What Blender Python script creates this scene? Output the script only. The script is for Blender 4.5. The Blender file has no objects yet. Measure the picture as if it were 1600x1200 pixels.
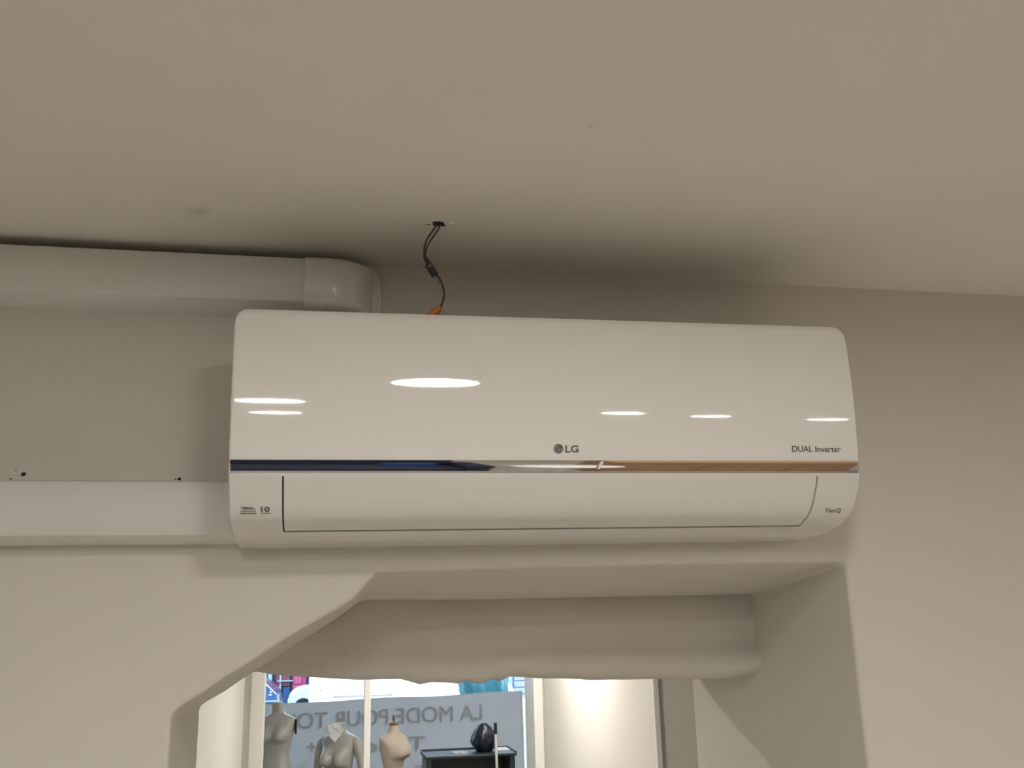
import bpy, bmesh, math, random
from mathutils import Vector, Matrix, noise
R = math.radians
random.seed(7)
scn = bpy.context.scene
col = scn.collection

# ------------------------------------------------------------------ camera
cam_d = bpy.data.cameras.new('camera'); cam = bpy.data.objects.new('camera', cam_d); col.objects.link(cam)
right = Vector((0.9825, -0.1846, -0.0236)).normalized()
fwd = Vector((0.1845, 0.9501, 0.2514)).normalized()
up = right.cross(fwd).normalized(); right = fwd.cross(up).normalized()
cam.matrix_world = Matrix(((right.x, up.x, -fwd.x, -0.2974), (right.y, up.y, -fwd.y, -1.377), (right.z, up.z, -fwd.z, 2.05), (0, 0, 0, 1)))
cam_d.sensor_width = 36; cam_d.lens = 1493.0 / 1600 * 36; cam_d.clip_start = 0.02; cam_d.clip_end = 200
scn.camera = cam

# ------------------------------------------------------------------ sky, exposure
SKY = 5.6
LAMP = 125.0
LAMP_KEY = 72.0
LAMP_FAR = 270.0
FILL_PASSAGE = 330.0
w = bpy.data.worlds.new('sky'); scn.world = w; w.use_nodes = True
bgn = w.node_tree.nodes['Background']; bgn.inputs[0].default_value = (0.66, 0.83, 1.0, 1); bgn.inputs[1].default_value = SKY
scn.view_settings.view_transform = 'Standard'; scn.view_settings.look = 'None'
scn.view_settings.gamma = 1; scn.view_settings.use_curve_mapping = False
scn.view_settings.exposure = 0.0

# ------------------------------------------------------------------ materials
def mat(name, c, rough=0.6, metal=0.0, spec=0.5, var=0.0, vscale=6.0, bump=0.0, bscale=40.0, coat=0.0, emit=None, trans=0.0, stains=()):
    m = bpy.data.materials.new(name); m.use_nodes = True
    nt = m.node_tree; n = nt.nodes; l = nt.links; b = n['Principled BSDF']
    b.inputs['Roughness'].default_value = rough; b.inputs['Metallic'].default_value = metal
    b.inputs['Specular IOR Level'].default_value = spec; b.inputs['Coat Weight'].default_value = coat
    b.inputs['Coat Roughness'].default_value = 0.04
    tc = n.new('ShaderNodeTexCoord')
    base = None
    if var > 0:
        nz = n.new('ShaderNodeTexNoise'); nz.inputs['Scale'].default_value = vscale; nz.inputs['Detail'].default_value = 5
        l.new(tc.outputs['Object'], nz.inputs['Vector'])
        mx = n.new('ShaderNodeMix'); mx.data_type = 'RGBA'
        mx.inputs[6].default_value = (*[v * (1 - var) for v in c], 1); mx.inputs[7].default_value = (*[min(1, v * (1 + var)) for v in c], 1)
        l.new(nz.outputs['Fac'], mx.inputs[0]); base = mx.outputs[2]
    else:
        rgb = n.new('ShaderNodeRGB'); rgb.outputs[0].default_value = (*c, 1); base = rgb.outputs[0]
    for (px, py, pz, rad, dark) in stains:
        vm = n.new('ShaderNodeVectorMath'); vm.operation = 'DISTANCE'; vm.inputs[1].default_value = (px, py, pz)
        l.new(tc.outputs['Object'], vm.inputs[0])
        nz = n.new('ShaderNodeTexNoise'); nz.inputs['Scale'].default_value = 45
        l.new(tc.outputs['Object'], nz.inputs['Vector'])
        ad = n.new('ShaderNodeMath'); ad.operation = 'MULTIPLY_ADD'; ad.inputs[1].default_value = rad * 0.9
        l.new(nz.outputs['Fac'], ad.inputs[0]); l.new(vm.outputs['Value'], ad.inputs[2])
        mr = n.new('ShaderNodeMapRange'); mr.inputs['From Min'].default_value = rad * 0.6; mr.inputs['From Max'].default_value = rad * 1.6
        mr.inputs['To Min'].default_value = dark; mr.inputs['To Max'].default_value = 1.0
        l.new(ad.outputs[0], mr.inputs['Value'])
        mu = n.new('ShaderNodeMix'); mu.data_type = 'RGBA'; mu.blend_type = 'MULTIPLY'; mu.inputs[0].default_value = 1
        l.new(base, mu.inputs[6]); l.new(mr.outputs[0], mu.inputs[7]); base = mu.outputs[2]
    l.new(base, b.inputs['Base Color'])
    if bump > 0:
        nz = n.new('ShaderNodeTexNoise'); nz.inputs['Scale'].default_value = bscale; nz.inputs['Detail'].default_value = 6
        l.new(tc.outputs['Object'], nz.inputs['Vector'])
        bp = n.new('ShaderNodeBump'); bp.inputs['Strength'].default_value = bump; bp.inputs['Distance'].default_value = 0.01
        l.new(nz.outputs['Fac'], bp.inputs['Height']); l.new(bp.outputs[0], b.inputs['Normal'])
    if emit:
        b.inputs['Emission Color'].default_value = (*emit[0], 1); b.inputs['Emission Strength'].default_value = emit[1]
    if trans > 0:
        tr = n.new('ShaderNodeBsdfTranslucent'); l.new(base, tr.inputs[0])
        ms = n.new('ShaderNodeMixShader'); ms.inputs[0].default_value = trans
        l.new(b.outputs[0], ms.inputs[1]); l.new(tr.outputs[0], ms.inputs[2]); l.new(ms.outputs[0], n['Material Output'].inputs[0])
    return m

LC = (1.0, 0.965, 0.90)
M = dict(
    wall=mat('wall_paint', (0.69, 0.655, 0.60), 0.75, spec=0.25, var=0.035, vscale=2.2, bump=0.10, bscale=9),
    ceil=mat('ceiling_paint', (0.82, 0.785, 0.715), 0.8, spec=0.2, var=0.03, vscale=3, bump=0.06, bscale=14, stains=[(-0.476, -0.165, 2.595, 0.017, 0.82), (-0.02, -0.45, 2.595, 0.004, 0.85)]),
    plaster=mat('rough_plaster', (0.64, 0.60, 0.545), 0.8, spec=0.2, var=0.07, vscale=7, bump=0.28, bscale=13, stains=[(-0.285, 0.352, 2.068, 0.006, 0.88), (-0.262, 0.352, 2.022, 0.007, 0.86), (-0.305, 0.352, 1.995, 0.010, 0.9)]),
    floor=mat('floor_tiles', (0.72, 0.68, 0.62), 0.4, var=0.08, vscale=3),
    grout=mat('grout', (0.3, 0.28, 0.25), 0.8),
    skirting=mat('skirting', (0.7, 0.67, 0.62), 0.5),
    duct=mat('trunking_plastic', (0.74, 0.72, 0.69), 0.42, spec=0.4, bump=0.03, bscale=8),
    duct2=mat('trunking_cap_plastic', (0.78, 0.735, 0.70), 0.18, spec=0.5),
    gloss=mat('glossy_white_plastic', (0.90, 0.885, 0.855), 0.035, spec=0.5, coat=0.3),
    body=mat('white_plastic', (0.77, 0.75, 0.72), 0.16, spec=0.5),
    cavity=mat('gap_shade', (0.035, 0.03, 0.027), 0.8),  # near-black standing in for shade in the flap gaps
    chrome=mat('chrome', (0.78, 0.76, 0.75), 0.03, metal=1.0),
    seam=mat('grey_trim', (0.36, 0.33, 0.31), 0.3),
    printg=mat('grey_print', (0.13, 0.115, 0.105), 0.5),
    printl=mat('light_print', (0.45, 0.42, 0.39), 0.5),
    wire=mat('wire', (0.055, 0.048, 0.04), 0.45),
    tape=mat('tape', (0.03, 0.029, 0.028), 0.4, bump=0.3, bscale=150),
    grey=mat('grey_plastic', (0.3, 0.29, 0.27), 0.4),
    orange=mat('orange_plastic', (0.62, 0.22, 0.05), 0.4),
    hole=mat('hole_dark', (0.02, 0.018, 0.015), 0.9),
    white=mat('white_frame_paint', (0.76, 0.74, 0.70), 0.4, var=0.02),
    lamp=mat('lamp_diffuser', (0.9, 0.9, 0.88), 0.5, emit=(LC, LAMP)),
    lampk=mat('lamp_diffuser_key', (0.9, 0.9, 0.88), 0.5, emit=(LC, LAMP_KEY)),
    fillp=mat('fill_diffuser_passage', (0.9, 0.9, 0.88), 0.5, emit=(LC, FILL_PASSAGE)),
    lampf=mat('lamp_diffuser_far', (0.9, 0.9, 0.88), 0.5, emit=(LC, LAMP_FAR)),
    banner=mat('banner_cloth', (0.74, 0.755, 0.77), 0.8, spec=0.1, trans=0.45, bump=0.5, bscale=4, var=0.03, vscale=60),
    bprint=mat('banner_print', (0.64, 0.655, 0.67), 0.8, spec=0.1, trans=0.40),
    manq=mat('mannequin_plastic', (0.46, 0.44, 0.40), 0.35),
    manqb=mat('mannequin_cloth', (0.62, 0.52, 0.41), 0.9, bump=0.1, bscale=120),
    paper=mat('paper', (0.66, 0.67, 0.68), 0.7),
    wood=mat('brown_wood', (0.40, 0.245, 0.14), 0.45, var=0.2, vscale=5),
    darkwood=mat('dark_wood', (0.22, 0.10, 0.06), 0.5, var=0.2),
    black=mat('black', (0.012, 0.012, 0.013), 0.5),
    steel=mat('steel', (0.5, 0.5, 0.5), 0.3, metal=1),
    cab=mat('green_black_metal', (0.02, 0.03, 0.028), 0.35),
    bin=mat('bin_bag', (0.012, 0.015, 0.024), 0.33, bump=1.0, bscale=14),
    navy=mat('navy_fabric', (0.02, 0.026, 0.05), 0.8),
    blue=mat('blue_fabric', (0.03, 0.10, 0.42), 0.7),
    tablew=mat('white_laminate', (0.8, 0.79, 0.77), 0.3),
    road=mat('asphalt', (0.12, 0.12, 0.12), 0.9, var=0.2, vscale=9),
    pave=mat('pavement', (0.35, 0.34, 0.33), 0.85, var=0.1),
    carw=mat('white_car_paint', (0.86, 0.87, 0.88), 0.25, coat=0.5),
    carb=mat('blue_car_paint', (0.03, 0.085, 0.20), 0.2, coat=0.6),
    tyre=mat('tyre', (0.02, 0.02, 0.02), 0.8),
    carglass=mat('car_glass', (0.03, 0.04, 0.05), 0.05),
    magenta=mat('magenta_paint', (0.46, 0.07, 0.19), 0.5, var=0.05),
    maroon=mat('maroon', (0.17, 0.045, 0.07), 0.4, var=0.25, vscale=4),
    facade=mat('facade_dark', (0.022, 0.035, 0.075), 0.5),
    facadel=mat('facade_light', (0.34, 0.37, 0.43), 0.8, var=0.08),
    paleb=mat('pale_blue', (0.30, 0.42, 0.60), 0.5),
    teal=mat('teal_tarp', (0.035, 0.16, 0.20), 0.4, var=0.45, vscale=14, bump=0.8, bscale=12),
)
gm = bpy.data.materials.new('glass_pane'); gm.use_nodes = True
nt = gm.node_tree; nt.nodes.clear()
o_ = nt.nodes.new('ShaderNodeOutputMaterial'); t_ = nt.nodes.new('ShaderNodeBsdfTransparent'); g_ = nt.nodes.new('ShaderNodeBsdfGlossy'); x_ = nt.nodes.new('ShaderNodeMixShader'); f_ = nt.nodes.new('ShaderNodeFresnel')
t_.inputs[0].default_value = (0.96, 0.98, 0.98, 1); g_.inputs[1].default_value = 0.02; f_.inputs[0].default_value = 1.3
nt.links.new(f_.outputs[0], x_.inputs[0]); nt.links.new(t_.outputs[0], x_.inputs[1]); nt.links.new(g_.outputs[0], x_.inputs[2]); nt.links.new(x_.outputs[0], o_.inputs[0])
M['glass'] = gm

# ------------------------------------------------------------------ helpers
BASE = {}
def tag(o, label=None, cat=None, group=None, kind=None):
    if label: o['label'] = label
    if cat: o['category'] = cat
    if group: o['group'] = group
    if kind: o['kind'] = kind
    return o
def thing(name, label, cat, loc, group=None):
    o = bpy.data.objects.new(name, None); col.objects.link(o); o.location = loc; o.empty_display_size = 0.05
    BASE[o] = Vector(loc)
    return tag(o, label, cat, group)
def ob(name, bm, m, parent=None, bevel=0, seg=2, smooth=35, label=None, cat=None, group=None, kind=None, origin=None, ang=30):
    b = BASE.get(parent, Vector((0, 0, 0))) if parent else (Vector(origin) if origin else Vector((0, 0, 0)))
    if b.length > 0: bmesh.ops.translate(bm, verts=bm.verts, vec=-b)
    bmesh.ops.recalc_face_normals(bm, faces=bm.faces)
    me = bpy.data.meshes.new(name); bm.to_mesh(me); bm.free()
    o = bpy.data.objects.new(name, me); col.objects.link(o)
    me.materials.append(M[m])
    if smooth:
        for p in me.polygons: p.use_smooth = True
        me.set_sharp_from_angle(angle=R(smooth))
    if bevel:
        md = o.modifiers.new('bevel', 'BEVEL'); md.width = bevel; md.segments = seg; md.limit_method = 'ANGLE'; md.angle_limit = R(ang); md.harden_normals = False
    if parent:
        o.parent = parent; BASE[o] = b
    else:
        o.location = b; BASE[o] = b
    return tag(o, label, cat, group, kind)
def B(): return bmesh.new()
def box(bm, x0, x1, y0, y1, z0, z1):
    v = [bm.verts.new(p) for p in [(x0, y0, z0), (x1, y0, z0), (x1, y1, z0), (x0, y1, z0), (x0, y0, z1), (x1, y0, z1), (x1, y1, z1), (x0, y1, z1)]]
    for f in [(0, 1, 2, 3), (4, 5, 6, 7), (0, 1, 5, 4), (1, 2, 6, 5), (2, 3, 7, 6), (3, 0, 4, 7)]: bm.faces.new([v[i] for i in f])
    return bm
def bx(*a): return box(B(), *a)
def prism(bm, poly, a0, a1, axis='y', poly2=None):
    """poly of 2D points extruded along the axis; x:(y,z) y:(x,z) z:(x,y)"""
    def P(p, a):
        return {'x': (a, p[0], p[1]), 'y': (p[0], a, p[1]), 'z': (p[0], p[1], a)}[axis]
    q = poly2 or poly
    A = [bm.verts.new(P(p, a0)) for p in poly]; C = [bm.verts.new(P(p, a1)) for p in q]
    bm.faces.new(A); bm.faces.new(list(reversed(C)))
    n = len(poly)
    for i in range(n): bm.faces.new([A[i], A[(i + 1) % n], C[(i + 1) % n], C[i]])
    return bm
def rings(bm, rs, cap=True):
    """rs: list of rings (lists of points), lofted"""
    V = [[bm.verts.new(p) for p in r] for r in rs]
    for a, b in zip(V, V[1:]):
        n = len(a)
        for i in range(n): bm.faces.new([a[i], a[(i + 1) % n], b[(i + 1) % n], b[i]])
    if cap: bm.faces.new(V[0]); bm.faces.new(list(reversed(V[-1])))
    return bm
def lathe(bm, prof, c, n=32):
    return rings(bm, [[(c[0] + r * math.cos(2 * math.pi * i / n), c[1] + r * math.sin(2 * math.pi * i / n), c[2] + z) for i in range(n)] for r, z in prof])
def tube(bm, pts, r, n=10, sub=6):
    P = [Vector(p) for p in pts]; rr = r if isinstance(r, (list, tuple)) else [r] * len(P)
    if sub > 1 and len(P) > 2:
        Q = []; q = []
        for i in range(len(P) - 1):
            p0 = P[max(i - 1, 0)]; p1 = P[i]; p2 = P[i + 1]; p3 = P[min(i + 2, len(P) - 1)]
            for k in range(sub):
                t = k / sub
                Q.append(0.5 * ((2 * p1) + (-p0 + p2) * t + (2 * p0 - 5 * p1 + 4 * p2 - p3) * t * t + (-p0 + 3 * p1 - 3 * p2 + p3) * t ** 3)); q.append(rr[i] * (1 - t) + rr[i + 1] * t)
        Q.append(P[-1]); q.append(rr[-1]); P, rr = Q, q
    rs = []; prev = None
    for i, p in enumerate(P):
        d = (P[min(i + 1, len(P) - 1)] - P[max(i - 1, 0)]).normalized()
        a = (prev - d * prev.dot(d)).normalized() if prev is not None else d.orthogonal().normalized()
        prev = a; b = d.cross(a)
        rs.append([p + (a * math.cos(2 * math.pi * k / n) + b * math.sin(2 * math.pi * k / n)) * rr[i] for k in range(n)])
    return rings(bm, rs)
def text_mesh(name, s, m, parent, loc, rot, size, width=None, extrude=0.0002, kind=None, label=None, bold=0.0):
    cu = bpy.data.curves.new(name, 'FONT'); cu.body = s; cu.size = size; cu.extrude = extrude; cu.offset = bold
    t = bpy.data.objects.new(name, cu); col.objects.link(t)
    bpy.context.view_layer.update()
    me = bpy.data.meshes.new_from_object(t.evaluated_get(bpy.context.evaluated_depsgraph_get()))
    xs = [v.co.x for v in me.vertices]; x0, x1 = min(xs), max(xs)
    sx = (width / (x1 - x0)) if width else 1
    for v in me.vertices: v.co.x = (v.co.x - x0) * sx
    bpy.data.objects.remove(t); bpy.data.curves.remove(cu)
    me.name = name; me.materials.clear(); me.materials.append(M[m])
    o = bpy.data.objects.new(name, me); col.objects.link(o); o.parent = parent
    o.location = Vector(loc) - BASE[parent]; o.rotation_euler = rot
    return tag(o, label)

# ------------------------------------------------------------------ structure: the near room
ZC = 2.595
S = 'structure'
# front wall with the opening: outline in (x,z), extruded back; the soffit drops a little towards the back
diag = [(-0.494, 1.957), (-0.482, 1.967), (-0.458, 1.981), (-0.430, 2.000), (-0.398, 2.019), (-0.372, 2.036), (-0.345, 2.053), (-0.312, 2.071), (-0.285, 2.086), (-0.262, 2.100), (-0.246, 2.119), (-0.231, 2.136)]
diagb = [(-0.500, 1.938), (-0.486, 1.947), (-0.460, 1.961), (-0.432, 1.980), (-0.400, 1.999), (-0.374, 2.016), (-0.348, 2.033), (-0.314, 2.053), (-0.287, 2.070), (-0.264, 2.086), (-0.250, 2.097), (-0.238, 2.104)]
top = [(-0.05, 2.1395), (0.15, 2.142), (0.32, 2.1430), (0.4885, 2.1435)]
topb = [(-0.05, 2.107), (0.15, 2.1075), (0.32, 2.108), (0.4885, 2.108)]
out0 = [(-3.2, 0), (-0.494, 0)]; out1 = [(0.4885, 0), (3.4, 0), (3.4, ZC), (-3.2, ZC)]
bm = B(); fr = diag + top; bk = diagb + topb; L = []
for pts, y, xa in [(fr, 0.0, -0.494), ([(x, z + (0.006 if x < -0.23 else 0)) for x, z in bk], 0.35, -0.500)]:
    low_v = [bm.verts.new((x, y, z)) for x, z in pts]; up_v = [bm.verts.new((x, y, ZC + 0.03)) for x, z in pts]
    a = bm.verts.new((-3.2, y, 0)); b = bm.verts.new((xa, y, 0)); c_ = bm.verts.new((0.4885, y, 0)); d = bm.verts.new((3.4, y, 0)); e = bm.verts.new((3.4, y, ZC + 0.03)); g = bm.verts.new((-3.2, y, ZC + 0.03))
    h = bm.verts.new((-3.2, y, pts[0][1])); h2 = bm.verts.new((3.4, y, pts[-1][1]))
    for i in range(len(pts) - 1): bm.faces.new([low_v[i], low_v[i + 1], up_v[i + 1], up_v[i]])
    bm.faces.new([a, b, low_v[0], h]); bm.faces.new([h, low_v[0], up_v[0], g]); bm.faces.new([c_, d, h2, low_v[-1]]); bm.faces.new([low_v[-1], h2, e, up_v[-1]])
    L.append([b] + low_v + [c_] + [d, h2, e] + list(reversed(up_v)) + [g, h, a])
for i in range(len(L[0])):
    j = (i + 1) % len(L[0]); bm.faces.new([L[0][i], L[0][j], L[1][j], L[1][i]])
wall_front = ob('wall_front', bm, 'wall', kind=S, smooth=25, bevel=0.006, seg=3, ang=24)
# rough header beam deeper in the opening, ragged lower edge
BASE[wall_front] = Vector((0, 0, 0))
edge = [(-0.9, 1.995), (-0.47, 1.996), (-0.41, 1.995), (-0.385, 1.990), (-0.33, 1.984), (-0.28, 1.980), (-0.24, 1.9765), (-0.17, 1.976), (-0.158, 1.972), (-0.135, 1.9655), (-0.115, 1.969), (-0.085, 1.967), (-0.068, 1.965), (-0.055, 1.968), (-0.044, 1.9685), (-0.034, 1.964), (-0.026, 1.9635), (-0.017, 1.967), (-0.008, 1.973), (0.0, 1.9705), (0.006, 1.967), (0.014, 1.971), (0.022, 1.9745), (0.07, 1.970), (0.12, 1.968), (0.17, 1.964), (0.22, 1.963), (0.30, 1.9615), (0.36, 1.959), (0.41, 1.9575), (0.44, 1.958), (0.4885, 1.961)]
edges2 = []
for (xa, za), (xb, zb) in zip(edge, edge[1:]):
    n = max(1, int((xb - xa) / 0.015))
    for k in range(n):
        t = k / n; x = xa + (xb - xa) * t
        edges2.append((x, za + (zb - za) * t + 0.0012 * noise.noise(Vector((x * 60, 3, 0)))))
edges2.append(edge[-1])
zs = [0.0, 0.012, 0.028, 0.05, 0.075, 0.10, 0.125, 0.16, 0.35]
bm = B(); grid = []
for (x, z) in edges2:
    colv = []
    for dz in zs:
        zz = z + dz if dz < 0.3 else 2.40
        lump = 0.006 * noise.noise(Vector((x * 9, dz * 22, 1.3))) + 0.0025 * noise.noise(Vector((x * 30, dz * 50, 4)))
        y = 0.352 + lump + (0.016 if dz == 0 else 0.005 if dz == 0.012 else 0)
        crest = 0.052 * min(1, max(0, (x + 0.10) / 0.13)) ** 0.6
        if x > -0.10: y -= 0.009 * min(1, max(0, (crest - dz) / 0.018))
        if x > 0.40 and 0.0 < dz < 0.03: y -= 0.012 * min(1, (x - 0.40) / 0.04)
        colv.append(bm.verts.new((x, y, zz)))
    colv.append(bm.verts.new((x, 0.69, 2.40))); colv.append(bm.verts.new((x, 0.69, z + 0.004 * math.sin(x * 40))))
    grid.append(colv)
for a, b in zip(grid, grid[1:]):
    for i in range(len(a)): bm.faces.new([a[i], b[i], b[(i + 1) % len(a)], a[(i + 1) % len(a)]])
bm.faces.new(grid[0]); bm.faces.new(list(reversed(grid[-1])))
ob('header_beam', bm, 'plaster', parent=wall_front, smooth=60)
# pier behind the right jamb
bm = prism(B(), [(0.4884, 0.342), (0.4884, 0.69), (3.4, 0.69), (3.4, 0.342)], 0, ZC, 'z')
ob('wall_pier', bm, 'wall', kind=S)
bm = bx(-0.9, 3.4, 0.69, 0.70, 2.38, ZC); box(bm, -0.9, 0.4885, 0.352, 0.69, 2.40, ZC); ob('lintel_block', bm, 'wall', parent=wall_front)
for (x, z, r, n) in [(-0.704, 2.2718, 0.0032, 9), (-0.7195, 2.2655, 0.0013, 7), (-0.714, 2.277, 0.0008, 7), (-0.503, 2.2665, 0.0024, 8), (-0.508, 2.2662, 0.0012, 7)]:
    bm = B()
    ring = [(x + r * (1 + 0.25 * math.sin(3 * i)) * math.cos(2 * math.pi * i / n), z + r * (1 + 0.2 * math.cos(5 * i)) * math.sin(2 * math.pi * i / n)) for i in range(n)]
    prism(bm, ring, -0.0006, 0.0004, 'y'); ob('drill_hole', bm, 'hole', parent=wall_front)
# ceiling
ceiling = ob('ceiling', bx(-3.3, 3.5, -5.6, 9.3, ZC, ZC + 0.08), 'ceil', kind=S)
bm = B(); n = 22
ring = []
for i in range(n):
    a = 2 * math.pi * i / n; r = 0.0075 * (1 + 0.35 * noise.noise(Vector((math.cos(a) * 2, math.sin(a) * 2, 1)))) + (0.006 if i == 10 else 0.004 if i == 12 else 0.003 if i == 2 else 0)
    ring.append((-0.160 + 1.15 * r * math.cos(a), -0.168 + 0.95 * r * math.sin(a)))
prism(bm, ring, ZC - 0.0008, ZC + 0.0002, 'z'); hole = ob('cable_hole', bm, 'hole', parent=ceiling)
for (x, y, a) in [(-0.176, -0.1725, 0.3), (-0.147, -0.177, 0.6)]:
    bm = B(); prism(bm, [(x, y), (x + 0.008, y + 0.0015), (x + 0.0075, y + 0.004)], ZC - 0.003, ZC - 0.0002, 'z'); ob('torn_paint_flake', bm, 'ceil', parent=ceiling)
# floor with tiles seen only in reflections
floor = ob('floor', bx(-3.3, 3.5, -5.6, 9.3, -0.1, -0.004), 'grout', kind=S, smooth=0)
tile = None
for i in range(-5, 6):
    for j in range(-9, 1):
        x0, y0 = i * 0.6, j * 0.6
        if x0 < -3.2 or x0 + 0.6 > 3.4: continue
        if tile is None:
            tile = ob('floor_tile', bx(0.002, 0.598, 0.002, 0.598, -0.004, 0.0), 'floor', parent=floor, bevel=0.001, seg=1); t = tile
        else:
            t = tile.copy(); col.objects.link(t)
        t.location = (x0, y0, 0)
ob('wall_left', bx(-3.3, -3.2, -5.6, 0.35, 0, ZC), 'wall', kind=S)
ob('wall_right', bx(3.4, 3.5, -5.6, 3.45, 0, ZC), 'wall', kind=S)
ob('wall_back', bx(-3.3, 3.5, -5.6, -5.5, 0, ZC), 'wall', kind=S)
# ------------------------------------------------------------------ structure: passage beyond the opening
ob('wall_passage_left', bx(-0.98, -0.86, 0.35, 6.0, 0, ZC), 'wall', kind=S)
bm = bx(1.32, 3.4, 3.45, 3.57, 0, ZC); ob('wall_passage_return', bm, 'wall', kind=S)
ob('wall_passage_right', bx(1.32, 1.42, 3.57, 6.0, 0, ZC), 'wall', kind=S)
ob('trim_1', bx(1.318, 1.347, 3.425, 3.449, 0, 2.3), 'white', kind=S, bevel=0.003)
ob('wall_shop_left', bx(-2.3, -2.2, 6.0, 9.3, 0, ZC), 'wall', kind=S)
ob('wall_shop_right', bx(2.9, 3.0, 6.0, 9.3, 0, ZC), 'wall', kind=S)
bm = bx(-2.3, -0.98, 5.9, 6.0, 0, ZC); ob('wall_shop_return_left', bm, 'wall', kind=S)
bm = bx(1.42, 3.0, 5.9, 6.0, 0, ZC); ob('wall_shop_return_right', bm, 'wall', kind=S)
# glazed partition: posts and a slim mullion
part_ = thing('window_1', None, None, (0, 6, 0)); part_['kind'] = S
bm = prism(B(), [(-0.86, 6.0), (-0.82, 6.0), (-0.815, 5.97), (-0.79, 5.965), (-0.72, 5.965), (-0.715, 6.03), (-0.86, 6.06)], 0, 2.45, 'z'); ob('frame_post', bm, 'white', part_, bevel=0.004)
bm = prism(B(), [(1.24, 5.96), (1.305, 5.96), (1.31, 5.985), (1.32, 5.985), (1.32, 6.30), (1.235, 6.30), (1.235, 5.965)], 0, 2.45, 'z'); ob('frame_post', bm, 'white', part_, bevel=0.004)
ob('mullion', bx(-0.018, 0.030, 5.97, 6.03, 0, 2.45), 'white', part_, bevel=0.006)
ob('head_rail', bx(-0.86, 1.32, 5.97, 6.05, 2.45, ZC), 'white', part_, bevel=0.004)
# shop window onto the street
sw = thing('window_2', None, None, (0, 9.25, 0)); sw['kind'] = S
ob('sill_panel', bx(-2.2, 2.9, 9.2, 9.3, 0, 0.35), 'white', sw)
ob('head_panel', bx(-2.2, 2.9, 9.2, 9.3, 2.5, ZC), 'white', sw)
ob('pane', bx(-2.2, 2.9, 9.245, 9.255, 0.35, 2.5), 'glass', sw, smooth=0)
ob('baseboard_left', bx(-0.86, -0.845, 0.36, 5.95, 0, 0.09), 'skirting', kind=S)
ob('baseboard_right', bx(1.305, 1.32, 3.57, 5.95, 0, 0.09), 'skirting', kind=S)

# ------------------------------------------------------------------ ceiling lamps (round flush LED panels), some added as unseen fill
lamps = [(-0.062, -1.165, 0.100, 'lampk', 'round flush ceiling lamp nearest the air conditioner'),
         (-0.485, -1.96, 0.105, 'lamp', 'round flush ceiling lamp over the dark sofa, second from the air conditioner'),
         (-0.52, -3.00, 0.10, 'lamp', 'round flush ceiling lamp behind the dark sofa'),
         (0.806, -2.50, 0.078, 'lamp', 'small round flush ceiling lamp above the white round table'),
         (1.245, -2.70, 0.078, 'lamp', 'small round flush ceiling lamp over the front left of the wooden counter'),
         (1.88, -2.90, 0.085, 'lamp', 'small round lamp over the wooden counter, added to mirror as a bright window'),  # stands in for a bright window mirrored in the front panel
         (2.25, -1.55, 0.10, 'lamp', 'unseen round fill lamp added near the right wall'),  # added to brighten the right side of the room
         (-2.3, -2.6, 0.08, 'lamp', 'unseen round fill lamp added near the left wall'),  # added for general room brightness
         (0.80, 4.75, 0.12, 'fillp', 'unseen round fill lamp added in the passage before the glazed partition'),  # added to brighten the passage walls
         (-0.15, 2.15, 0.10, 'lampf', 'round flush ceiling lamp just beyond the wall opening'),
         (1.35, 6.75, 0.085, 'lampf', 'unseen round fill lamp added over the mannequins')]  # added to light the mannequins from above
lamp_objs = []
for (x, y, r, m, lb) in lamps:
    t = thing('ceiling_lamp', lb, 'ceiling lamp', (x, y, ZC), 'round flush ceiling lamps')
    n = 48
    bm = B(); rings(bm, [[(x + q * math.cos(2 * math.pi * i / n), y + q * math.sin(2 * math.pi * i / n), ZC - h) for i in range(n)] for q, h in [(r + 0.012, 0.0), (r + 0.012, 0.003), (r + 0.002, 0.006), (r, 0.006), (r, 0.0015)]], cap=False)
    ob('lamp_rim', bm, 'white', t)
    bm = B(); prism(bm, [(x + r * math.cos(2 * math.pi * i / n), y + r * math.sin(2 * math.pi * i / n)) for i in range(n)], ZC - 0.004, ZC - 0.001, 'z')
    ob('diffuser', bm, m, t)

# ------------------------------------------------------------------ air conditioner
XL = 0.4185
ac = thing('air_conditioner', 'glossy white wall-mounted split air conditioner with a chrome strip across its front', 'air conditioner', (0, 0, 2.172))
def lerp_prof(prof, m=4):
    P = [Vector((a, b)) for a, b in prof]; Q = []
    for i in range(len(P) - 1):
        p0 = P[max(i - 1, 0)]; p1 = P[i]; p2 = P[i + 1]; p3 = P[min(i + 2, len(P) - 1)]
        for k in range(m):
            t = k / m
            Q.append(0.5 * ((2 * p1) + (-p0 + p2) * t + (2 * p0 - 5 * p1 + 4 * p2 - p3) * t * t + (-p0 + 3 * p1 - 3 * p2 + p3) * t ** 3))
    Q.append(P[-1]); return Q
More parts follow.
